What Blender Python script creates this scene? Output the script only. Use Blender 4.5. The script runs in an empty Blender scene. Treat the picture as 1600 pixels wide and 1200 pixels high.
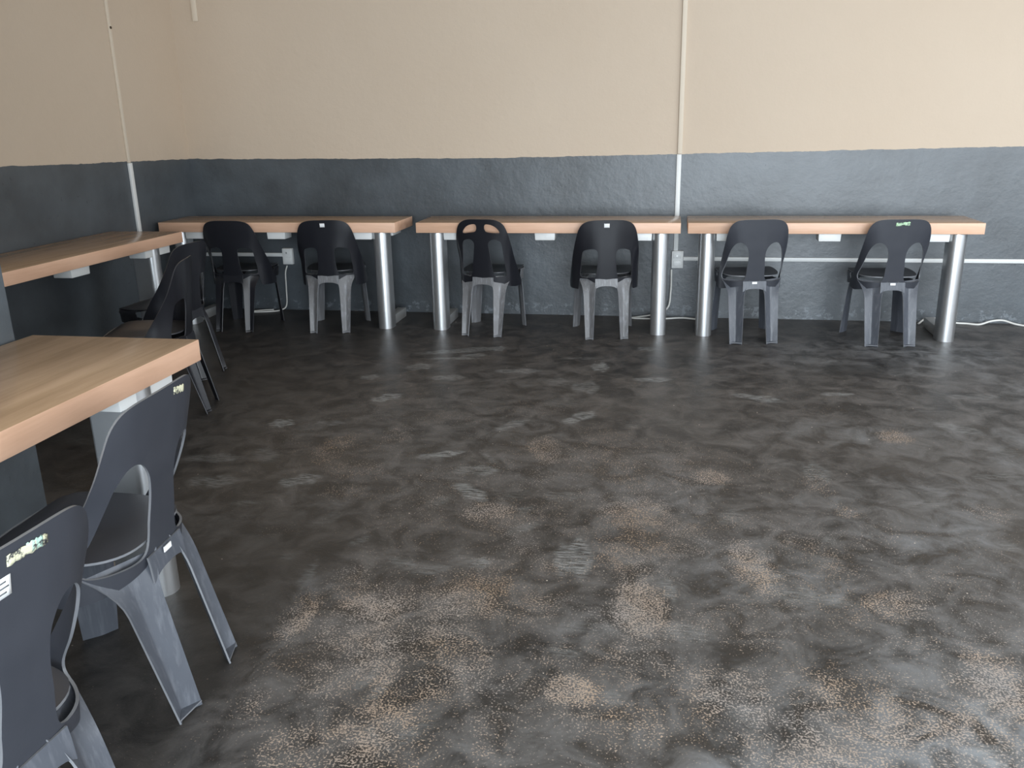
import bpy, bmesh, math, random
import numpy as np
from mathutils import Vector, Matrix
random.seed(7)
PI = math.pi
SC = bpy.context.scene
COL = SC.collection

# ------------------------------------------------------------------ camera
CAM_H = 1.42
F_PX, PITCH, ROLL, YAW = 1341.2, 0.2967, -0.0203, 0.1842
_f = Vector((-math.sin(YAW)*math.cos(PITCH), math.cos(YAW)*math.cos(PITCH), -math.sin(PITCH)))
_r = Vector((math.cos(YAW), math.sin(YAW), 0))
_u = _r.cross(_f)
RT = _r*math.cos(ROLL) + _u*math.sin(ROLL)
UP = -_r*math.sin(ROLL) + _u*math.cos(ROLL)
FW = _f
cam_data = bpy.data.cameras.new('camera')
cam_data.sensor_width = 36
cam_data.lens = F_PX/1600*36
cam = bpy.data.objects.new('camera', cam_data)
COL.objects.link(cam)
M = Matrix((RT, UP, -FW)).transposed().to_4x4()
M.translation = (0, 0, CAM_H)
cam.matrix_world = M
SC.camera = cam

# ------------------------------------------------------------------ world, lights, exposure
SC.view_settings.view_transform = 'Standard'
SC.view_settings.look = 'None'
SC.view_settings.gamma = 1
SC.view_settings.use_curve_mapping = False
SC.view_settings.exposure = 0.0
w = bpy.data.worlds.new('overcast_sky'); SC.world = w; w.use_nodes = True
bg = w.node_tree.nodes['Background']
bg.inputs['Color'].default_value = (0.75, 0.87, 1.0, 1)
bg.inputs['Strength'].default_value = 0.9

def area(name, loc, aim, sx, sy, power, col):
    d = bpy.data.lights.new(name, 'AREA'); d.shape = 'RECTANGLE'; d.size = sx; d.size_y = sy
    d.energy = power; d.color = col
    o = bpy.data.objects.new(name, d); COL.objects.link(o)
    o.location = loc
    o.rotation_euler = (Vector(aim)-Vector(loc)).to_track_quat('-Z', 'Y').to_euler()
    return o
area('daylight_rear_glazing', (1.5, -2.45, 1.2), (1.5, 3, 1.2), 4.6, 2.2, 490, (0.82, 0.915, 1.0))
area('daylight_right_window', (4.15, 2.6, 1.5), (0, 2.9, 1.0), 4.6, 1.5, 135, (0.88, 0.94, 1.0))

D = 6.392; XL = -3.726; PIER_X = -2.12; PIER_Y = 2.42; XR = 4.3; YR = -2.6; ZC = 3.0

# ------------------------------------------------------------------ helpers
def obj(name, bm, mat=None, parent=None, smooth=True, angle=40):
    me = bpy.data.meshes.new(name)
    bm.normal_update()
    bm.to_mesh(me); bm.free()
    o = bpy.data.objects.new(name, me); COL.objects.link(o)
    if mat: me.materials.append(mat)
    if smooth:
        for p in me.polygons: p.use_smooth = True
        try: me.set_sharp_from_angle(angle=math.radians(angle))
        except Exception: pass
    if parent: o.parent = parent
    return o
def tag(o, label=None, cat=None, group=None, kind=None):
    if label: o['label'] = label
    if cat: o['category'] = cat
    if group: o['group'] = group
    if kind: o['kind'] = kind
    return o
def empty(name, loc, rz, label, cat, group=None):
    o = bpy.data.objects.new(name, None); COL.objects.link(o)
    o.empty_display_size = .1
    o.location = loc; o.rotation_euler = (0, 0, rz)
    return tag(o, label, cat, group)
def copy_tree(o, parent=None):
    c = o.copy(); COL.objects.link(c)
    if parent: c.parent = parent
    for ch in list(o.children): copy_tree(ch, c)
    return c
def box(bm, x0, x1, y0, y1, z0, z1):
    v = [bm.verts.new(p) for p in ((x0,y0,z0),(x1,y0,z0),(x1,y1,z0),(x0,y1,z0),(x0,y0,z1),(x1,y0,z1),(x1,y1,z1),(x0,y1,z1))]
    for f in ((3,2,1,0),(4,5,6,7),(0,1,5,4),(1,2,6,5),(2,3,7,6),(3,0,4,7)): bm.faces.new([v[i] for i in f])
def bevel(bm, w, seg=2):
    bmesh.ops.bevel(bm, geom=bm.edges[:], offset=w, segments=seg, profile=.5, affect='EDGES')
def prism(bm, pts, z0, z1):
    a = [bm.verts.new((x, y, z0)) for x, y in pts]; b = [bm.verts.new((x, y, z1)) for x, y in pts]
    n = len(pts)
    bm.faces.new(a[::-1]); bm.faces.new(b)
    for i in range(n): bm.faces.new((a[i], a[(i+1) % n], b[(i+1) % n], b[i]))
def tube(bm, pts, r, n=8):
    pts = [Vector(p) for p in pts]; rings = []
    for i, p in enumerate(pts):
        t = (pts[min(i+1, len(pts)-1)]-pts[max(i-1, 0)]).normalized()
        a = t.cross(Vector((0, 0, 1)))
        if a.length < 1e-3: a = t.cross(Vector((0, 1, 0)))
        a.normalize(); b = t.cross(a)
        rings.append([bm.verts.new(p+(a*math.cos(2*PI*k/n)+b*math.sin(2*PI*k/n))*r) for k in range(n)])
    for i in range(len(rings)-1):
        for k in range(n): bm.faces.new((rings[i][k], rings[i][(k+1) % n], rings[i+1][(k+1) % n], rings[i+1][k]))
    bm.faces.new(rings[0][::-1]); bm.faces.new(rings[-1])
def catmull(pts, closed=False, n=8):
    P = [np.array(p, float) for p in pts]; out = []; m = len(P)
    for i in range(m if closed else m-1):
        p0 = P[(i-1) % m] if closed or i > 0 else P[0]*2-P[1]
        p1 = P[i]; p2 = P[(i+1) % m]
        p3 = P[(i+2) % m] if closed or i+2 < m else P[-1]*2-P[-2]
        for k in range(n):
            t = k/n
            out.append(.5*((2*p1)+(-p0+p2)*t+(2*p0-5*p1+4*p2-p3)*t*t+(-p0+3*p1-3*p2+p3)*t**3))
    if not closed: out.append(P[-1])
    return np.array(out)

# --- materials
def mat(name):
    m = bpy.data.materials.new(name); m.use_nodes = True
    nt = m.node_tree; b = nt.nodes['Principled BSDF']
    return m, nt, b
def N(nt, t, **kw):
    n = nt.nodes.new(t)
    for k, v in kw.items():
        if k in n.inputs: n.inputs[k].default_value = v
        else: setattr(n, k, v)
    return n
def L(nt, a, b): nt.links.new(a, b)
def noise(nt, coord, scale, detail=3, rough=.55, dist=0):
    n = N(nt, 'ShaderNodeTexNoise'); n.inputs['Scale'].default_value = scale
    n.inputs['Detail'].default_value = detail; n.inputs['Roughness'].default_value = rough
    n.inputs['Distortion'].default_value = dist
    if coord is not None: L(nt, coord, n.inputs['Vector'])
    return n
def ramp(nt, src, a, b, c0=(0,0,0,1), c1=(1,1,1,1)):
    r = N(nt, 'ShaderNodeValToRGB'); r.color_ramp.elements[0].position = a; r.color_ramp.elements[1].position = b
    r.color_ramp.elements[0].color = c0; r.color_ramp.elements[1].color = c1
    L(nt, src, r.inputs[0]); return r
def math_(nt, op, a, b=None, clamp=False):
    n = N(nt, 'ShaderNodeMath'); n.operation = op; n.use_clamp = clamp
    for i, v in enumerate((a, b)):
        if v is None: continue
        if isinstance(v, (int, float)): n.inputs[i].default_value = v
        else: L(nt, v, n.inputs[i])
    return n.outputs[0]
def mix(nt, fac, a, b):
    n = N(nt, 'ShaderNodeMix'); n.data_type = 'RGBA'
    for i, v in ((0, fac), (6, a), (7, b)):
        if isinstance(v, (int, float)): n.inputs[i].default_value = v
        elif isinstance(v, tuple): n.inputs[i].default_value = v if len(v) == 4 else v+(1,)
        else: L(nt, v, n.inputs[i])
    return n.outputs[2]
def bump(nt, b, h, strength, dist):
    n = N(nt, 'ShaderNodeBump'); n.inputs['Strength'].default_value = strength; n.inputs['Distance'].default_value = dist
    L(nt, h, n.inputs['Height']); L(nt, n.outputs[0], b.inputs['Normal'])

def simple(name, col, rough=.5, metal=0, var=.12, nscale=30, bmp=0, spec=.5):
    m, nt, b = mat(name)
    tc = N(nt, 'ShaderNodeTexCoord')
    n = noise(nt, tc.outputs['Object'], nscale, 4)
    dark = tuple(c*(1-var) for c in col); lite = tuple(min(1, c*(1+var)) for c in col)
    L(nt, mix(nt, n.outputs[0], dark, lite), b.inputs['Base Color'])
    b.inputs['Roughness'].default_value = rough; b.inputs['Metallic'].default_value = metal
    b.inputs['Specular IOR Level'].default_value = spec
    if bmp: bump(nt, b, n.outputs[0], bmp, .002)
    return m

def wall_material():
    m, nt, b = mat('two_tone_wall_paint')
    g = N(nt, 'ShaderNodeNewGeometry'); s = N(nt, 'ShaderNodeSeparateXYZ'); L(nt, g.outputs['Position'], s.inputs[0])
    # paint line height: slight dip in the middle, brushy edge
    x2 = math_(nt, 'ADD', s.outputs[0], 1.3)
    x2 = math_(nt, 'ABSOLUTE', x2)
    hx = math_(nt, 'MULTIPLY', x2, 0.009)
    ny = math_(nt, 'SUBTRACT', D, s.outputs[1]); hy = math_(nt, 'MULTIPLY', ny, 0.022)
    n1 = noise(nt, g.outputs['Position'], 5, 6, .7)
    edge = math_(nt, 'MULTIPLY', math_(nt, 'SUBTRACT', n1.outputs[0], .5), .03)
    line = math_(nt, 'ADD', math_(nt, 'ADD', math_(nt, 'ADD', hx, hy), edge), 1.165)
    above = math_(nt, 'GREATER_THAN', s.outputs[2], line)
    n2 = noise(nt, g.outputs['Position'], 1.3, 3)
    cream = mix(nt, n2.outputs[0], (.56, .452, .345), (.60, .495, .388))
    n3 = noise(nt, g.outputs['Position'], 2.2, 5, .6)
    n4 = noise(nt, g.outputs['Position'], 38, 2, .5)
    r3 = ramp(nt, n3.outputs[0], .35, .68)
    dark = mix(nt, r3.outputs[0], (.040, .048, .055), (.078, .093, .106))
    spots = ramp(nt, n4.outputs[0], .70, .74)
    dark = mix(nt, math_(nt, 'MULTIPLY', spots.outputs[0], .55), dark, (.015, .017, .02))
    # flaky skirting of the plaster just above the floor
    n5 = noise(nt, g.outputs['Position'], 24, 5, .7)
    low = math_(nt, 'LESS_THAN', s.outputs[2], .09)
    flake = math_(nt, 'MULTIPLY', ramp(nt, n5.outputs[0], .55, .6).outputs[0], low)
    dark = mix(nt, math_(nt, 'MULTIPLY', flake, .28), dark, (.34, .38, .42))
    L(nt, mix(nt, above, dark, cream), b.inputs['Base Color'])
    L(nt, mix(nt, above, (1, 1, 1), (.4, .4, .4)), b.inputs['Specular IOR Level'])
    rg = mix(nt, above, (.44, .44, .44), (.62, .62, .62)); L(nt, rg, b.inputs['Roughness'])
    h = math_(nt, 'ADD', math_(nt, 'MULTIPLY', n3.outputs[0], 1.5), math_(nt, 'MULTIPLY', noise(nt, g.outputs['Position'], 18, 5, .65).outputs[0], .5))
    h = math_(nt, 'ADD', h, math_(nt, 'MULTIPLY', above, .2))
    bump(nt, b, h, .35, .012)
    return m

def floor_material():
    m, nt, b = mat('worn_black_painted_screed')
    g = N(nt, 'ShaderNodeNewGeometry'); P = g.outputs['Position']
    def attr(n):
        a = N(nt, 'ShaderNodeAttribute'); a.attribute_name = n; return a.outputs['Fac']
    wear, scuff, dust, darken = attr('wear'), attr('scuff'), attr('dust'), attr('darken')
    nA = noise(nt, P, 1.1, 5, .6); nB = noise(nt, P, 7, 6, .65, .6); nC = noise(nt, P, 170, 2, .6); nD = noise(nt, P, 26, 5, .7, .8)
    base = mix(nt, ramp(nt, nA.outputs[0], .35, .7).outputs[0], (.017, .0155, .0145), (.050, .043, .037))
    base = mix(nt, ramp(nt, nB.outputs[0], .42, .72).outputs[0], base, (.105, .090, .079))
    # hazy dust film
    dm = math_(nt, 'MULTIPLY', dust, ramp(nt, nB.outputs[0], .36, .66).outputs[0])
    base = mix(nt, dm, base, (.22, .235, .25))
    # speckled wear: paint rubbed off the grain tops, tan screed below
    thr = math_(nt, 'SUBTRACT', .69, math_(nt, 'MULTIPLY', wear, .27))
    nDw = math_(nt, 'MULTIPLY', math_(nt, 'SUBTRACT', nD.outputs[0], .5), .30)
    val = math_(nt, 'ADD', nC.outputs[0], nDw)
    sp = math_(nt, 'MULTIPLY', math_(nt, 'SUBTRACT', val, thr), 14, True)
    nE = noise(nt, P, 3, 3)
    tan = mix(nt, ramp(nt, nE.outputs[0], .35, .65).outputs[0], (.50, .36, .25), (.46, .40, .36))
    base = mix(nt, math_(nt, 'MULTIPLY', sp, .72), base, tan)
    # pale shoe scuffs with ribbed streaks
    mp = N(nt, 'ShaderNodeMapping'); mp.inputs['Rotation'].default_value = (0, 0, .5); mp.inputs['Scale'].default_value = (20, 110, 1); L(nt, P, mp.inputs[0])
    nS = noise(nt, mp.outputs[0], 1, 4, .6, .5)
    sm = math_(nt, 'MULTIPLY', scuff, ramp(nt, nS.outputs[0], .40, .60).outputs[0])
    base = mix(nt, math_(nt, 'MULTIPLY', sm, .8), base, (.40, .42, .42))
    # loose grit
    v = N(nt, 'ShaderNodeTexVoronoi'); v.inputs['Scale'].default_value = 17; L(nt, P, v.inputs['Vector'])
    gr = math_(nt, 'LESS_THAN', v.outputs['Distance'], .045)
    sel = N(nt, 'ShaderNodeSeparateXYZ'); L(nt, v.outputs['Color'], sel.inputs[0])
    gr = math_(nt, 'MULTIPLY', gr, math_(nt, 'GREATER_THAN', sel.outputs[0], .72))
    base = mix(nt, gr, base, (.55, .47, .40))
    base = mix(nt, darken, base, (.012, .0115, .011))
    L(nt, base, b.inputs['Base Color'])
    rr = math_(nt, 'ADD', .34, math_(nt, 'MULTIPLY', nB.outputs[0], .22))
    rr = math_(nt, 'ADD', rr, math_(nt, 'MULTIPLY', sp, .25)); rr = math_(nt, 'ADD', rr, math_(nt, 'MULTIPLY', dm, .12))
    L(nt, rr, b.inputs['Roughness'])
    h = math_(nt, 'ADD', nB.outputs[0], math_(nt, 'MULTIPLY', nD.outputs[0], .5)); h = math_(nt, 'ADD', h, math_(nt, 'MULTIPLY', nC.outputs[0], .12))
    bump(nt, b, h, .30, .006)
    return m

def wood_material(name, c0, c1, rough, axis_scale):
    m, nt, b = mat(name)
    tc = N(nt, 'ShaderNodeTexCoord'); mp = N(nt, 'ShaderNodeMapping'); mp.inputs['Scale'].default_value = axis_scale
    L(nt, tc.outputs['Object'], mp.inputs[0])
    n = noise(nt, mp.outputs[0], 1, 5, .6, .4); n2 = noise(nt, mp.outputs[0], 5, 3, .5)
    f = math_(nt, 'ADD', math_(nt, 'MULTIPLY', n.outputs[0], .8), math_(nt, 'MULTIPLY', n2.outputs[0], .2))
    L(nt, mix(nt, ramp(nt, f, .35, .65).outputs[0], c0, c1), b.inputs['Base Color'])
    b.inputs['Roughness'].default_value = rough
    return m

def plastic_material(name, c0, c1, r0, r1, streak=0.0):
    m, nt, b = mat(name)
    tc = N(nt, 'ShaderNodeTexCoord')
    n = noise(nt, tc.outputs['Object'], 9, 5, .6); n2 = noise(nt, tc.outputs['Object'], 220, 2)
    mp = N(nt, 'ShaderNodeMapping'); mp.inputs['Scale'].default_value = (70, 70, 5); L(nt, tc.outputs['Object'], mp.inputs[0])
    n3 = noise(nt, mp.outputs[0], 1, 4, .6)
    c = mix(nt, n.outputs[0], c0, c1)
    if streak: c = mix(nt, math_(nt, 'MULTIPLY', ramp(nt, n3.outputs[0], .5, .75).outputs[0], streak), c, (.33, .34, .37))
    L(nt, c, b.inputs['Base Color'])
    L(nt, math_(nt, 'ADD', r0, math_(nt, 'MULTIPLY', n.outputs[0], r1-r0)), b.inputs['Roughness'])
    bump(nt, b, n2.outputs[0], .12, .0006)
    return m

M_WALL = wall_material(); M_FLOOR = floor_material()
M_CEIL = simple('white_ceiling_board', (.74, .70, .64), .8, nscale=4, var=.03)
M_TOP = wood_material('beech_laminate_top', (.36, .235, .135), (.52, .355, .225), .22, (1.1, 13, 13))
M_EDGE = wood_material('beech_edge_banding', (.64, .385, .255), (.78, .50, .35), .42, (1.6, 16, 16))
M_STEEL = simple('brushed_silver_steel', (.68, .69, .70), .32, .9, .06, 14)
M_STEEL_DULL = simple('dull_silver_steel', (.55, .55, .54), .42, .6, .1, 20)
M_WHITE = simple('white_enamel', (.80, .81, .80), .4, 0, .03, 20)
M_TRUNK = simple('white_pvc_trunking', (.76, .77, .76), .4, 0, .03, 12)
M_TRUNK_CREAM = simple('cream_painted_trunking', (.68, .59, .475), .55, 0, .04, 12)
M_CABLE = simple('white_cable_sheath', (.78, .77, .73), .45, 0, .05, 30)
M_PL_CHAR = plastic_material('charcoal_chair_plastic', (.030, .033, .042), (.043, .046, .057), .36, .5)
M_PL_BLACK = plastic_material('black_chair_plastic', (.011, .0115, .015), (.015, .0155, .02), .27, .32)
M_LEG_CHAR = plastic_material('scuffed_charcoal_leg_plastic', (.060, .066, .080), (.088, .096, .115), .32, .45, .18)
M_LEG_GREY = plastic_material('scuffed_grey_leg_plastic', (.12, .12, .125), (.17, .17, .175), .34, .5, .6)
M_RIM = plastic_material('worn_chair_plastic_edge', (.11, .12, .135), (.22, .22, .23), .35, .5)
M_RIM_DARK = plastic_material('black_chair_plastic_edge', (.03, .03, .034), (.06, .06, .065), .3, .45)
M_STK_W = simple('white_sticker', (.82, .82, .82), .5, 0, .05, 40)
M_STK_INK = simple('sticker_ink', (.12, .13, .14), .6, 0, .1, 40)
def patchy(name, c0, c1, base):
    m, nt, b = mat(name); tc = N(nt, 'ShaderNodeTexCoord')
    n = noise(nt, tc.outputs['Object'], 55, 4, .7); n2 = noise(nt, tc.outputs['Object'], 45, 2)
    c = mix(nt, n2.outputs[0], c0, c1)
    L(nt, mix(nt, ramp(nt, n.outputs[0], .40, .48).outputs[0], base, c), b.inputs['Base Color']); b.inputs['Roughness'].default_value = .6
    return m
M_STK_GREEN = patchy('green_paper_remnant', (.12, .45, .10), (.75, .80, .72), (.05, .07, .06))
M_STK_CREAM = patchy('torn_cream_sticker', (.62, .62, .40), (.72, .68, .52), (.05, .05, .055))
M_STK_MINT = patchy('torn_mint_sticker', (.20, .48, .40), (.66, .72, .60), (.05, .05, .055))

# ------------------------------------------------------------------ setting
def struct(name, bm, m, smooth=False):
    o = obj(name, bm, m, smooth=smooth); o['kind'] = 'structure'; return o
def wallbox(name, *a, m=M_WALL):
    bm = bmesh.new(); box(bm, *a); return struct(name, bm, m)
wallbox('wall_back', XL, XR, D, D+.15, 0, ZC)
wallbox('wall_left', XL-.15, XL, PIER_Y, D+.15, 0, ZC)
wallbox('wall_near_left', XL-.15, PIER_X, YR, PIER_Y, 0, ZC)
# right wall and rear wall with their window openings (behind the camera)
def wall_with_opening(name, axis, at, t, a0, a1, o0, o1, z0, z1):
    bm = bmesh.new()
    def b(u0, u1, w0, w1):
        if axis == 'x': box(bm, at, at+t, u0, u1, w0, w1)
        else: box(bm, u0, u1, at, at+t, w0, w1)
    b(a0, o0, 0, ZC); b(o1, a1, 0, ZC); b(o0, o1, 0, z0); b(o0, o1, z1, ZC)
    return struct(name, bm, M_WALL)
wall_with_opening('wall_right', 'x', XR, .15, YR, D+.15, .2, 5.0, .7, 2.3)
wall_with_opening('wall_rear', 'y', YR-.15, .15, XL-.15, XR+.15, -.9, 3.9, .02, 2.4)
bm = bmesh.new(); box(bm, XL-.15, XR+.15, YR-.15, D+.15, ZC, ZC+.1); struct('ceiling', bm, M_CEIL)

# floor: worn areas, scuffs and dust are floor-fixed masks on a fine grid
def unproj(px, py, z=0.0):
    d = FW*F_PX + RT*(px-800) - UP*(py-600)
    t = (z-CAM_H)/d.z
    return (d.x*t, d.y*t)
def vnoise(X, Y, s, seed):
    rng = np.random.RandomState(seed); G = rng.rand(128, 128)
    x = X*s+50; y = Y*s+50; xi = np.floor(x).astype(int); yi = np.floor(y).astype(int); fx = x-xi; fy = y-yi
    fx = fx*fx*(3-2*fx); fy = fy*fy*(3-2*fy)
    g = lambda a, b: G[a % 128, b % 128]
    return (g(xi, yi)*(1-fx)+g(xi+1, yi)*fx)*(1-fy)+(g(xi, yi+1)*(1-fx)+g(xi+1, yi+1)*fx)*fy
def fbm(X, Y, s, seed): return .5*vnoise(X, Y, s, seed)+.28*vnoise(X, Y, s*2.1, seed+1)+.15*vnoise(X, Y, s*4.3, seed+2)+.07*vnoise(X, Y, s*9, seed+3)
def sstep(a, b, x):
    t = np.clip((x-a)/(b-a), 0, 1); return t*t*(3-2*t)
def build_floor():
    fx = np.arange(-2.6, 2.75, .0125); fy = np.arange(1.15, 6.393, .0125)
    xs = np.concatenate([[XL-.15, -3.2], fx, [3.4, XR+.15]]); ys = np.concatenate([[YR-.15, 0], fy, [D+.15]])
    X, Y = np.meshgrid(xs, ys); nx, ny = len(xs), len(ys)
    co = np.stack([X.ravel(), Y.ravel(), np.zeros(X.size)], 1)
    # pixel coordinates of the floor points, used only to place the marks where they lie on the floor
    wear = np.zeros_like(X); scuff = np.zeros_like(X)
    nz = fbm(X, Y, 3.2, 3); nf = fbm(X, Y, 9, 11)
    def blob(px, py, rx, ry, amt, rot=0, soft=.45, arr=wear, wob=.95):
        cx, cy = unproj(px, py); ax, ay = unproj(px+rx, py); bx, by = unproj(px, py-ry)
        rX = math.hypot(ax-cx, ay-cy); rY = math.hypot(bx-cx, by-cy)
        d0 = math.atan2(ay-cy, ax-cx)+rot
        u = ((X-cx)*math.cos(d0)+(Y-cy)*math.sin(d0))/rX; v = (-(X-cx)*math.sin(d0)+(Y-cy)*math.cos(d0))/rY
        if arr is scuff and soft < .25:      # sole and heel of a shoe print
            v = v/(.62+.38*np.cos(np.clip(u-.35, -1.4, 1.0)*2.6)**2)
        r = np.sqrt(u*u+v*v)+(nf-.5)*wob
        np.maximum(arr, amt*(1-sstep(1-soft, 1+soft, r)), out=arr)
    # broad traffic wear in the middle and towards the camera
    for a in [(760,1010,330,150,.50),(1130,900,330,110,.36),(1320,1120,330,130,.44),(900,760,300,90,.27),(600,660,220,60,.16),(1150,620,260,60,.10),(1450,900,220,90,.26)]: blob(*a, soft=.6)
    wear *= .45+.8*sstep(.34, .66, nz)+.45*sstep(.40, .62, fbm(X, Y, 7.5, 57))
    for a in [(465,960,38,45,.86),(545,905,50,22,.5),(640,935,80,26,.5),(600,1010,70,40,.5),(430,830,26,9,.66),(520,700,32,22,.5),(760,800,46,15,.7),(850,700,28,24,.62),
              (1000,950,60,45,.8),(980,870,60,36,.55),(1000,800,60,30,.62),(1060,825,40,14,.5),(1175,880,45,40,.74),(1400,945,70,22,.66),(1110,745,34,14,.72),(1400,682,32,12,.72),(1275,750,26,22,.42),
              (900,1080,55,28,.8),(1570,1080,55,60,.76),(1280,1130,60,36,.55),(1170,1090,40,50,.62),(720,1030,60,50,.6),(520,1060,60,36,.55),(450,1160,44,44,.6),(1320,800,28,12,.5),
              (1000,1130,50,50,.5),(1440,1010,60,22,.4),(620,680,30,16,.42),(540,770,40,14,.35),(980,530,80,12,.35),(830,640,60,14,.26),(700,655,60,14,.3),(1280,640,40,10,.2),(1000,600,50,12,.2),(1180,1000,70,24,.35),
              (940,680,40,14,.35),(560,730,50,14,.4),(780,730,40,10,.3),(1040,1040,40,30,.5),(1540,800,40,14,.4),(1350,1060,80,20,.4)]:
        blob(*a)
    # darker ground beside the near chairs
    cxl = X-(-1.04+.22*(Y-1.6)*0.1)
    for (px, py, r) in ():
        pass
    S = lambda px, py, rx, ry, a, rot=0, soft=.18: blob(px, py, rx, ry, a, math.atan(math.tan(rot)/.36), soft, scuff, .35)
    for a in [(578,589,14,5,.6),(440,661,18,7,.9,.5),(605,621,24,6,.7,.35),(700,709,14,4,.7),(690,710,36,5,.75,.12),(655,573,20,6,.5,.2),(938,574,13,8,.75),(915,605,22,11,.4),(1020,593,30,4,.6),(905,652,36,6,.65,.4),
              (735,768,40,8,.6,-.45),(745,735,34,9,.4),(898,872,30,34,.55),(470,750,30,9,.5,.2),(1185,622,40,5,.6,-.2),(1310,616,26,3,.6),(1500,670,40,6,.3,-.35),(800,664,34,5,.4,.35),(720,548,70,4,.5,.1),(700,590,26,5,.4),
              (1275,738,22,16,.3),(810,580,36,4,.45),(330,716,46,7,.4),(330,752,40,10,.35),(515,661,24,4,.35),(750,880,16,10,.4),(480,900,10,26,.3),(1250,930,30,14,.25),(1045,300+620,10,20,.3),(905,560,30,2,.3),(1560,745,40,5,.2),(780,545,8,5,.6),(740,555,20,3,.6),(710,560,40,2,.6),
              (1010,545,14,4,.5),(880,775,30,8,.2),(160,680,60,14,.35),(1420,585,30,5,.2),(1520,620,40,5,.25)]: S(*a)
    rng = random.Random(5)
    for i in range(30):
        S(rng.uniform(380, 1600), rng.uniform(545, 900), rng.uniform(10, 36), rng.uniform(2, 7), rng.uniform(.10, .24), rng.uniform(-.6, .6), .4)
    for i in range(16):
        S(rng.uniform(450, 1600), rng.uniform(880, 1200), rng.uniform(14, 50), rng.uniform(4, 14), rng.uniform(.10, .26), rng.uniform(-.8, .8), .4)
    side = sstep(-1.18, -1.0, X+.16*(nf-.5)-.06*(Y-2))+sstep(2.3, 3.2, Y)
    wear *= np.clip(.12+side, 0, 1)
    far = sstep(4.5, 6.2, Y)
    wear *= 1-.45*far
    dust = .30+.5*sstep(.42, .68, fbm(X, Y, 1.3, 31))
    dust = dust*(.45+.55*sstep(-2.0, 1.2, X-.25*(Y-2)))*(.55+.75*(1-sstep(1.6, 3.4, Y))+.35*sstep(.2, 1.6, X))
    dust *= np.clip(.25+side, 0, 1)
    darken = np.maximum(.6*(1-sstep(-2.6, -1.5, X-.1*(Y-3)))*sstep(2.0, 3.0, Y), .5*(1-np.clip(side, 0, 1)))  # darkens the floor at the far left and beside the near chairs
    blob(1330, 578, 60, 9, .6, arr=darken, soft=.4); blob(1390, 570, 30, 8, .5, arr=darken)
    me = bpy.data.meshes.new('floor')
    idx = np.arange(nx*ny).reshape(ny, nx)
    q = np.stack([idx[:-1, :-1], idx[:-1, 1:], idx[1:, 1:], idx[1:, :-1]], -1).reshape(-1, 4)
    me.vertices.add(len(co)); me.vertices.foreach_set('co', co.ravel().astype(np.float32))
    me.loops.add(q.size); me.loops.foreach_set('vertex_index', q.ravel().astype(np.int32))
    me.polygons.add(len(q)); me.polygons.foreach_set('loop_start', np.arange(0, q.size, 4, dtype=np.int32))
    me.update(calc_edges=True); me.validate()
    for n_, a_ in (('wear', wear), ('scuff', scuff), ('dust', np.clip(dust, 0, 1)), ('darken', np.clip(darken, 0, 1))):
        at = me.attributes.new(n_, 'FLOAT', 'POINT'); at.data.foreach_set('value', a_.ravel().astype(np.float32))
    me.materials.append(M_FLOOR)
    o = bpy.data.objects.new('floor', me); COL.objects.link(o); o['kind'] = 'structure'
build_floor()

# ------------------------------------------------------------------ desks
ZU, ZT, DEPTH, LEN, SIDE_LEN = .695, .765, .43, 1.80, 2.02
def desk_leg_profile(d=.13):
    # D-shaped column: rounded front (towards -y), flat sides, returns at the back
    pts = []
    for k in range(13):
        a = PI+PI*k/12
        pts.append((.053*math.cos(a), .055+.045*math.sin(a)))
    pts += [(.053, d-.008), (.046, d), (-.046, d), (-.053, d-.008)]
    return pts
def make_desk(inset=.13, LEN=1.80, DEPTH=DEPTH):
    root = empty('desk', (0, 0, 0), 0, 'x', 'desk')
    # local: x 0..LEN along the front, y 0 front .. DEPTH back
    bm = bmesh.new(); box(bm, 0, LEN, 0, DEPTH, ZU, ZT); bevel(bm, .003)
    top = obj('desk_top', bm, M_TOP, root)
    top.data.materials.append(M_EDGE)
    for p in top.data.polygons:
        if abs(p.normal.z) < .6: p.material_index = 1
    for x in (inset, LEN-inset):
        bm = bmesh.new(); prism(bm, [(x+a, .012+b) for a, b in desk_leg_profile(.13 if inset < .2 else .16)], .0, ZU-.004)
        lg = obj('leg', bm, M_STEEL, root, angle=35)
        bm = bmesh.new(); box(bm, x-.034, x+.034, .11, DEPTH+(.03 if inset < .2 else -.03), .0, .07); bevel(bm, .005)
        obj('foot_bar', bm, M_STEEL_DULL, lg)
        bm = bmesh.new(); box(bm, x-.05, x+.05, .195, DEPTH-.04, ZU-.045, ZU-.001); bevel(bm, .004)
        obj('support_arm', bm, M_WHITE, lg)
    brs = ((.185, .325), (.825, .965), (LEN-.325, LEN-.185)) if inset < .2 else ((.11, .39), (.93, 1.09), (LEN-.39, LEN-.11))
    for x0, x1 in brs:
        bm = bmesh.new()
        prism(bm, [(x0, .035), (x1, .035), (x1, .15), (x0, .15)], ZU-.052, ZU-.001)
        for v in bm.verts:
            if v.co.z < ZU-.03: v.co.x += .003 if v.co.x < (x0+x1)/2 else -.003
        bevel(bm, .004); obj('cable_bracket', bm, M_WHITE, root)
    return root
desk0 = make_desk(); side_desk = make_desk(.27, SIDE_LEN, .525)
DG = 'beech topped desks along the walls'
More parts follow.
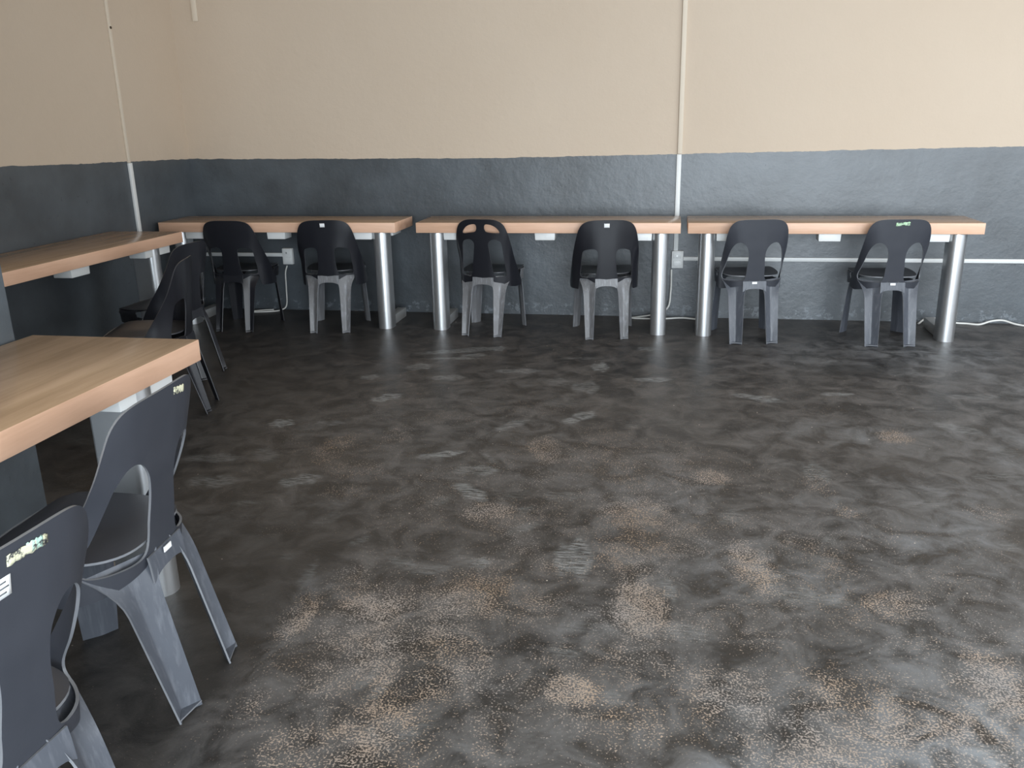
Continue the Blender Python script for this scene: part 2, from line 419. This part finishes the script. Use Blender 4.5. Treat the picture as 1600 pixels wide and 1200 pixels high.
desks = [(-3.682, 5.777, 0, 'beech desk on silver legs in the corner, leftmost of the back row'),
         (-1.731, 5.777, 0, 'beech desk on silver legs against the back wall, middle of the back row'),
         (.115, 5.777, 0, 'beech desk on silver legs against the back wall, rightmost of the back row'),
         (-3.186, 5.26-SIDE_LEN, PI/2, 'dim beech desk against the dark left wall in the recess'),
         (-1.491, 2.478-SIDE_LEN, PI/2, 'large beech desk in the near left foreground beside the wall pier')]
for i, (x, y, rz, lab) in enumerate(desks):
    o = desk0 if i == 0 else side_desk if i == 3 else copy_tree(desk0 if i < 3 else side_desk)
    o.location = (x, y, 0); o.rotation_euler.z = rz; o['label'] = lab; o['group'] = DG
    if i == 4: o.scale = (1, 1.16, 1)

# ------------------------------------------------------------------ chairs
def seg_dist(px, py, poly, closed=True):
    d = np.full(px.shape, 9.0); inside = np.zeros(px.shape, bool); n = len(poly)
    for i in range(n if closed else n-1):
        a = poly[i]; b = poly[(i+1) % n]; e = b-a; L2 = (e**2).sum()+1e-12
        t = np.clip(((px-a[0])*e[0]+(py-a[1])*e[1])/L2, 0, 1)
        d = np.minimum(d, np.hypot(px-a[0]-t*e[0], py-a[1]-t*e[1]))
        c = ((a[1] > py) != (b[1] > py))
        with np.errstate(divide='ignore', invalid='ignore'):
            xx = a[0]+(py-a[1])*e[0]/(e[1] if abs(e[1]) > 1e-12 else 1e-12)
        inside ^= c & (px < xx)
    return np.where(inside, -d, d)
def sheet(outer, holes, mapping, step=.008):
    """mesh of the region inside outer and outside holes (2-D), mapped to 3-D"""
    lo = outer.min(0)-step*1.5; hi = outer.max(0)+step*1.5
    us = np.arange(lo[0], hi[0]+step, step); vs = np.arange(lo[1], hi[1]+step, step)
    U, V = np.meshgrid(us, vs)
    F = seg_dist(U, V, outer)
    for h in holes: F = np.maximum(F, -seg_dist(U, V, h))
    F = np.where(np.abs(F) < step*.04, -step*.04, F)
    bm = bmesh.new(); cache = {}
    def gv(j, i):
        k = ('g', j, i)
        if k not in cache: cache[k] = bm.verts.new(mapping(U[j, i], V[j, i]))
        return cache[k]
    def ev(a, b):
        k = ('e',)+tuple(sorted((a, b)))
        if k not in cache:
            a, b = sorted((a, b)); fa, fb = F[a], F[b]; t = fa/(fa-fb)
            cache[k] = bm.verts.new(mapping(U[a]+(U[b]-U[a])*t, V[a]+(V[b]-V[a])*t))
        return cache[k]
    for j in range(len(vs)-1):
        for i in range(len(us)-1):
            c = [(j, i), (j, i+1), (j+1, i+1), (j+1, i)]
            s = [F[q] < 0 for q in c]
            if not any(s): continue
            out = []
            for k in range(4):
                a, b = c[k], c[(k+1) % 4]
                if s[k]: out.append(gv(*a))
                if s[k] != s[(k+1) % 4]: out.append(ev(a, b))
            o2 = []
            for q in out:
                if q not in o2: o2.append(q)
            if len(o2) >= 3:
                try: bm.faces.new(o2)
                except ValueError: pass
    return bm
def thick(o, t, off=0.0):
    base = o.data.materials[0]
    o.data.materials.append(M_RIM_DARK if base == M_PL_BLACK else M_RIM)
    m = o.modifiers.new('thickness', 'SOLIDIFY'); m.thickness = t; m.offset = off; m.use_even_offset = False; m.material_offset_rim = 1
    m2 = o.modifiers.new('edges', 'EDGE_SPLIT'); m2.split_angle = math.radians(50)
    return o

class Path:
    """right half of the back's plan curve (x,y) by arc length, mirrored"""
    def __init__(s, pts):
        c = catmull(pts, False, 10); s.c = c
        s.l = np.concatenate([[0], np.cumsum(np.hypot(*np.diff(c, axis=0).T))])
    def at(s, u):
        a = abs(u)
        x = np.interp(a, s.l, s.c[:, 0]); y = np.interp(a, s.l, s.c[:, 1])
        if a > s.l[-1]:
            t = s.c[-1]-s.c[-2]; t = t/np.hypot(*t); x, y = s.c[-1]+t*(a-s.l[-1])
        return (x if u >= 0 else -x), y
def mirror(half):
    half = [tuple(p) for p in half]
    return half+[(-x, z) for x, z in reversed(half) if abs(x) > 1e-6]

ZS = .425
def make_chair(kind, M_B, M_L):
    root = empty('plastic_chair', (0, 0, 0), 0, 'x', 'chair')
    barrel = kind != 'open'
    if kind == 'open':
        path = Path([(0, .085), (.07, .087), (.130, .103), (.175, .145), (.198, .20), (.205, .26), (.204, .32), (.198, .38)])
        lean = lambda z: -.055*((z-ZS)/.37)
        half = catmull([(0, .80), (.08, .80), (.13, .795), (.165, .78), (.19, .752), (.205, .71), (.218, .65), (.235, .58), (.26, .50), (.295, .43), (.325, .385)], False, 6)
        half = np.vstack([half, [(.31, .345), (.25, .335), (.19, .345), (.13, .36), (.06, .375), (0, .375)]])
        holes = [catmull([(.068, .41), (.056, .50), (.052, .56), (.060, .61), (.09, .648), (.130, .652), (.162, .62), (.182, .57), (.205, .50), (.235, .435), (.215, .405), (.14, .40)], True, 6)]
    else:
        wide = .232 if kind == 'barrel' else .215
        path = Path([(0, .080), (.06, .083), (.115, .098), (.172, .130), (wide-.018, .19), (wide-.003, .26), (wide, .33), (wide-.01, .40)])
        lean = lambda z: -.035*((z-ZS)/.37)
        if kind == 'barrel':
            half = catmull([(0, .792), (.08, .791), (.135, .783), (.175, .762), (.202, .72), (.222, .66), (.248, .58), (.28, .50), (.32, .42), (.35, .345)], False, 6)
            half = np.vstack([half, [(.335, .318), (.26, .32), (.20, .322), (.192, .36), (.188, .40), (.13, .40), (.075, .372), (0, .368)]])
            holes = [catmull([(.074, .415), (.062, .50), (.060, .56), (.068, .592), (.10, .602), (.15, .592), (.168, .572), (.176, .50), (.182, .42), (.15, .408), (.10, .408)], True, 6)]
        else:
            half = catmull([(0, .797), (.08, .796), (.13, .784), (.168, .755), (.193, .70), (.213, .63), (.240, .54), (.275, .46), (.315, .39), (.335, .35)], False, 6)
            half = np.vstack([half, [(.32, .325), (.25, .325), (.19, .335), (.13, .36), (.06, .372), (0, .372)]])
            holes = [catmull([(.082, .412), (.066, .50), (.055, .58), (.052, .635), (.075, .66), (.115, .658), (.142, .635), (.15, .56), (.158, .48), (.163, .415), (.12, .405)], True, 6),
                     catmull([(.028, .745), (.036, .763), (.070, .762), (.108, .745), (.134, .715), (.128, .700), (.085, .706), (.043, .712), (.030, .728)], True, 6)]
    outer = np.array(mirror(half)); hs = []
    for h in holes: hs += [h, h*np.array([-1, 1])]
    def mp(u, z):
        x, y = path.at(u)
        k = max(0, min(1, (z-.46)/.30)); g = 1-.58*k*k*(3-2*k)      # the back flattens towards its top
        x = x*g+u*.97*(1-g); y = .085+(y-.085)*g
        return (x, y+lean(z), z)
    back = thick(obj('backrest', sheet(outer, hs, mp), M_B, root, angle=60), .006)
    # seat: shield-shaped pan
    W = .195 if not barrel else .20
    sp = catmull([(0, .095), (.10, .10), (.155, .14), (W-.012, .22), (W-.002, .30), (W-.004, .40), (W-.03, .462), (W-.09, .482), (0, .488)], False, 6)
    so = np.array(mirror(sp))
    def smp(u, v):
        dish = -.012*math.exp(-((u/.12)**2)-((v-.27)/.13)**2)
        front = -.022*max(0, (v-.42)/.07)**2
        return (u, v, ZS+.008+dish+front+.012*max(0, (v-.15)))
    seat = thick(obj('seat', sheet(so, [], smp, .016), M_B, root, angle=60), .006)
    # rim under the seat's front and sides
    fr = catmull([(W-.004, .34), (W-.001, .40), (W-.028, .462), (W-.09, .480), (0, .486)], False, 8)
    rim = np.vstack([fr, (fr*np.array([-1, 1]))[::-1][1:]])
    bm = bmesh.new(); rows = []
    for k, z in enumerate((.412, .40, .372)):
        rows.append([bm.verts.new((x*(1-.012*k), y-.004*k, z-(.0 if k < 2 else .02*abs(x)/W))) for x, y in rim])
    for a in range(2):
        for i in range(len(rim)-1): bm.faces.new((rows[a][i], rows[a+1][i], rows[a+1][i+1], rows[a][i+1]))
    top = [bm.verts.new((x*.985, y-.006, .422+.012*(y-.15))) for x, y in rim]
    for i in range(len(rim)-1): bm.faces.new((top[i], rows[0][i], rows[0][i+1], top[i+1]))
    thick(obj('seat_rim', bm, M_L, root, angle=60), .005)
    # legs: channels open to the outside, flaring into the apron at the top
    def leg(top3, foot3, ztop, flare_a, flare_b, name='leg'):
        bm = bmesh.new(); rows = []
        A0, V0, B0 = [np.array(p, float) for p in top3]; A1, V1, B1 = [np.array(p, float) for p in foot3]
        n = 18
        for k in range(n+1):
            t = k/n; z = ztop*(1-t)
            t2 = t
            A = A0+(A1-A0)*t2; Vv = V0+(V1-V0)*t2; B = B0+(B1-B0)*t2
            f = max(0, 1-t/.28)**2
            A = A+np.array(flare_a)*f; B = B+np.array(flare_b)*f
            r = []
            for s in np.linspace(0, 1, 5): r.append(A+(Vv-A)*s*.88)
            r.append(Vv+((A-Vv)+(B-Vv))*.035)
            for s in np.linspace(1, 0, 5): r.append(B+(Vv-B)*s*.88)
            rows.append([bm.verts.new((p[0], p[1], z)) for p in r])
        for k in range(n):
            for i in range(len(rows[0])-1): bm.faces.new((rows[k][i], rows[k][i+1], rows[k+1][i+1], rows[k+1][i]))
        # pad that closes the channel at the floor
        a, b = rows[-1][0].co.copy(), rows[-1][-1].co.copy()
        pad = [bm.verts.new((v.co.x, v.co.y, .010)) for v in rows[-1]]
        bm.faces.new(pad)
        o = thick(obj(name, bm, M_L, root, angle=30), .0045)
        return o
    for s in (-1, 1):
        S = lambda P: [(s*x, y) for x, y in P]
        xo = .158 if kind == 'open' else (.165 if kind == 'slots' else .160)
        leg(S([(.062, .086), (.108, .128), (xo+.006, .126)] if kind == 'open' else [(.072, .086), (.110, .120), (xo-.004, .122)]), S([(.080, -.004), (.116, .030), (.156, .012)] if kind == 'open' else [(.092, .000), (.116, .024), (.144, .010)]), .405, (-s*.032, .000), (s*.030, .050))
        leg(S([(W-.002, .345), (.160, .395), (.130, .462)]),
            S([(W+.016, .395), (.176, .422), (.148, .462)] if kind == 'open' else [(W+.010, .395), (.180, .415), (.160, .452)]), .385, (s*.003, -.05), (-s*.055, .010))
    # apron between the rear legs, below the back's centre slat
    bm = bmesh.new(); g = []
    for i in range(13):
        x = -.075+.15*i/12; c = (abs(x)/.075)**3
        g.append([bm.verts.new((x, .083-.004*j, z)) for j, z in enumerate((.40, .375, .352-.02*c))])
    for i in range(12):
        for j in range(2): bm.faces.new((g[i][j], g[i][j+1], g[i+1][j+1], g[i+1][j]))
    thick(obj('rear_apron', bm, M_L, root, angle=60), .005)
    root['kindname'] = kind
    return root, mp

def sticker(root, mp, name, label, m, u0, z0, w_, h_, slant=0, ink=0, off=.0042, side=-1):
    """thin patch following the outer (rear) face of the back"""
    bm = bmesh.new(); nx, nz = 10, 3; rows = []
    def P(u, z):
        p = Vector(mp(u, z)); pu = Vector(mp(u+.004, z)); pz = Vector(mp(u, z+.004))
        n = (pu-p).cross(pz-p).normalized()
        if n.y > 0: n = -n
        return p+n*off
    for j in range(nz+1):
        r = []
        for i in range(nx+1):
            u = u0+(i/nx-.5)*w_; z = z0+(j/nz-.5)*h_+slant*(i/nx-.5)
            if ink == 0: z += .10*h_*math.sin(i*2.3)*(1 if j == nz else -1 if j == 0 else 0)
            r.append(bm.verts.new(P(u, z)))
        rows.append(r)
    for j in range(nz):
        for i in range(nx): bm.faces.new((rows[j][i], rows[j][i+1], rows[j+1][i+1], rows[j+1][i]))
    o = obj(name, bm, m, root); o['label'] = label
    mo = o.modifiers.new('thickness', 'SOLIDIFY'); mo.thickness = .0006; mo.offset = 0
    return o

open_chair, mp_open = make_chair('open', M_PL_CHAR, M_LEG_CHAR)
barrel_chair, mp_barrel = make_chair('barrel', M_PL_BLACK, M_LEG_GREY)
slot_chair, mp_slot = make_chair('slots', M_PL_BLACK, M_LEG_GREY)
for r in (open_chair, barrel_chair, slot_chair): del r['kindname']
used = set()
def place(proto, x, y, deg, label, scale=None):
    if proto.name not in used: o = proto; used.add(proto.name)
    else: o = copy_tree(proto)
    o.location = (x, y, 0); o.rotation_euler.z = math.radians(deg); o['label'] = label
    o['group'] = 'black plastic stacking chairs at the desks'
    if scale: o.scale = scale
    return o
# all copies first, stickers afterwards
c1 = place(barrel_chair, -3.085, 5.60, 0, 'black solid-backed chair in the far left corner, leftmost of the back row')
c2 = place(barrel_chair, -2.365, 5.635, 7, 'black solid-backed barrel chair with white sticker at the leftmost back desk')
c3 = place(slot_chair, -1.264, 5.644, -7, 'black chair with two slots in its upper back, between the back row of desks and the floor')
c4 = place(barrel_chair, -.395, 5.641, 9, 'black solid-backed barrel chair with white sticker at the middle back desk')
c5 = place(open_chair, .563, 5.617, 9, 'charcoal open-backed chair without sticker on its top at the rightmost back desk')
c6 = place(open_chair, 1.404, 5.63, 5, 'charcoal open-backed chair with green sticker, rightmost of the back row')
c7 = place(barrel_chair, -2.65, 4.54, 88, 'glossy black barrel chair pushed up to the dim desk in the left recess')
c8 = place(barrel_chair, -2.36, 4.0, 107, 'black chair beyond the near desk corner, nearer of the two at the dim left desk')
c9 = place(open_chair, -1.156, 1.785, 94, 'charcoal open-backed chair tucked at the near left desk, whole in view', (1.08, 1.03, 1.03))
c10 = place(open_chair, -.945, 1.035, 87, 'charcoal chair with white label, cut off by the left edge in the foreground', (1.02, 1.02, 1.025))
for c in (c1, c7, c8):      # legs, seat rims and aprons use the darker black plastic here
    for ch in c.children:
        if not ch.name.startswith(('backrest', 'seat.', 'sticker')) and ch.name != 'seat':
            for k, mm in ((0, M_PL_BLACK), (1, M_RIM_DARK)):
                ch.material_slots[k].link = 'OBJECT'; ch.material_slots[k].material = mm
c3['label'] = 'black chair with two slots in its upper back at the middle back desk'
sticker(c2, mp_barrel, 'sticker', 'small round white sticker', M_STK_W, -.005, .757, .034, .026)
sticker(c4, mp_barrel, 'sticker', 'small white sticker', M_STK_W, -.005, .757, .036, .026)
sticker(c6, mp_open, 'sticker', 'green paper remnant', M_STK_GREEN, .005, .772, .085, .022, .006)
sticker(c9, mp_open, 'sticker', 'torn pale green sticker', M_STK_CREAM, .075, .775, .055, .018, -.008)
sticker(c10, mp_open, 'sticker', 'torn cream sticker', M_STK_CREAM, .018, .775, .085, .018, -.002)
sticker(c10, mp_open, 'sticker', 'torn mint green sticker', M_STK_MINT, .033, .776, .035, .018, -.002)
lab = sticker(c10, mp_open, 'label_sticker', 'white printed label', M_STK_W, -.052, .737, .065, .034, 0, 1)
for k in range(3):
    sticker(c10, mp_open, 'print_line', 'dark printed line', M_STK_INK, -.052, .746-.009*k, .045+.01*(k % 2), .0025, 0, 1, .0048)
for c in (c5, c6, c9):
    bm = bmesh.new(); box(bm, -.018, .014, .072, .0745, .384, .398); o = obj('tag', bm, M_STK_W, c); o['label'] = 'small white tag'

# ------------------------------------------------------------------ trunking, sockets, cables
def bar(name, a, m, label, cat, group=None, bv=.003):
    bm = bmesh.new(); box(bm, *a); bevel(bm, bv); o = obj(name, bm, m); tag(o, label, cat, group); return o
TG = 'surface cable trunking on the walls'
bar('cable_trunking', (.030, .062, D-.018, D, .497, 1.176), M_TRUNK, 'white vertical trunking on the grey part of the back wall above the middle socket box', 'cable trunking', TG)
bar('cable_trunking', (.034, .066, D-.018, D, 1.178, ZC), M_TRUNK_CREAM, 'cream painted vertical trunking on the upper back wall', 'cable trunking', TG)
bar('cable_trunking', (.103, 3.2, D-.018, D, .424, .452), M_TRUNK, 'long white horizontal trunking on the back wall behind the right desk', 'cable trunking', TG)
bar('cable_trunking', (XL+.0, -3.012, D-.018, D, .430, .458), M_TRUNK, 'short white horizontal trunking on the back wall in the far left corner', 'cable trunking', TG)
bar('cable_trunking', (XL, XL+.018, 5.575, 5.612, .625, 1.196), M_TRUNK, 'white vertical trunking on the dark left wall above the recess desk', 'cable trunking', TG)
bar('cable_trunking', (XL, XL+.016, 5.575, 5.600, 1.198, ZC), M_TRUNK_CREAM, 'cream painted vertical trunking on the upper left wall', 'cable trunking', TG)
def socket(name, loc, rz, label):
    r = empty(name, loc, rz, label, 'socket box', 'white socket boxes on the walls')
    bm = bmesh.new(); box(bm, -.042, .042, -.035, 0, -.063, .063); bevel(bm, .005); obj('housing', bm, M_TRUNK, r)
    for z in (-.028, .03):
        bm = bmesh.new(); box(bm, -.028, .028, -.039, -.034, z-.02, z+.02); bevel(bm, .002); obj('socket_plate', bm, M_WHITE, r)
    bm = bmesh.new(); box(bm, -.008, .002, -.043, -.037, .022, .036); obj('switch', bm, M_STEEL_DULL, r)
    return r
socket('socket_box', (.060, D, .434), 0, 'white socket box on the back wall between the middle and right desks')
socket('socket_box', (-2.970, D, .434), 0, 'white socket box on the back wall between the two leftmost back chairs')
socket('socket_box', (XL, 5.59, .53), PI/2, 'white socket box on the left wall under the recess desk')
# cables
def cable(name, pts, label, r=.006):
    c = catmull(pts, False, 8); bm = bmesh.new(); tube(bm, [tuple(p) for p in c], r, 8)
    tag(obj(name, bm, M_CABLE), label, 'cable', 'white cables on the floor by the back wall')
cr = .0065
cable('power_cable', [(1.74, 6.30, .0075), (1.80, 6.355, .03), (1.90, 6.36, .03), (1.98, 6.33, .012), (2.06, 6.33, .0075), (2.14, 6.31, .0075), (2.22, 6.34, .025), (2.30, 6.35, .03), (2.38, 6.31, .012), (2.50, 6.26, .0075), (2.75, 6.25, .0075)], 'white cable lying along the back wall at the far right', cr)
cable('power_cable', [(.02, 6.37, .36), (.02, 6.35, .20), (.0, 6.33, .08), (-.10, 6.33, .03), (-.22, 6.33, .0075), (-.26, 6.30, .0075), (-.20, 6.285, .0075), (-.05, 6.285, .0075), (.10, 6.31, .012), (.20, 6.30, .0075), (.30, 6.25, .0075), (.34, 6.20, .0075)], 'white cable looping on the floor between the middle and right desks', cr)
cable('power_cable', [(-2.985, 6.37, .36), (-3.00, 6.36, .30), (-3.01, 6.37, .18), (-3.02, 6.365, .04), (-3.06, 6.33, .0075), (-3.12, 6.27, .0075), (-3.20, 6.25, .0075), (-3.28, 6.24, .0075), (-3.22, 6.30, .0075), (-3.12, 6.34, .0075)], 'white cable on the floor in the far left corner', .0055)
# small bracket left on the upper back wall
bm = bmesh.new(); box(bm, -3.555, -3.515, D-.012, D, 2.18, 2.40); bevel(bm, .003)
tag(obj('wall_clip', bm, M_TRUNK_CREAM), 'cream painted strip high on the back wall near the left corner', 'wall clip')
bm = bmesh.new(); prism(bm, [(.009*math.cos(a*PI/5), .009*math.sin(a*PI/5)) for a in range(10)], 0, .004)
o = obj('wall_screw', bm, simple('dark_rusty_screw', (.05, .03, .015), .5)); o.location = (XL+.016, 5.588, 2.07); o.rotation_euler = (0, PI/2, 0)
tag(o, 'dark screw head in the trunking high on the left wall', 'screw')
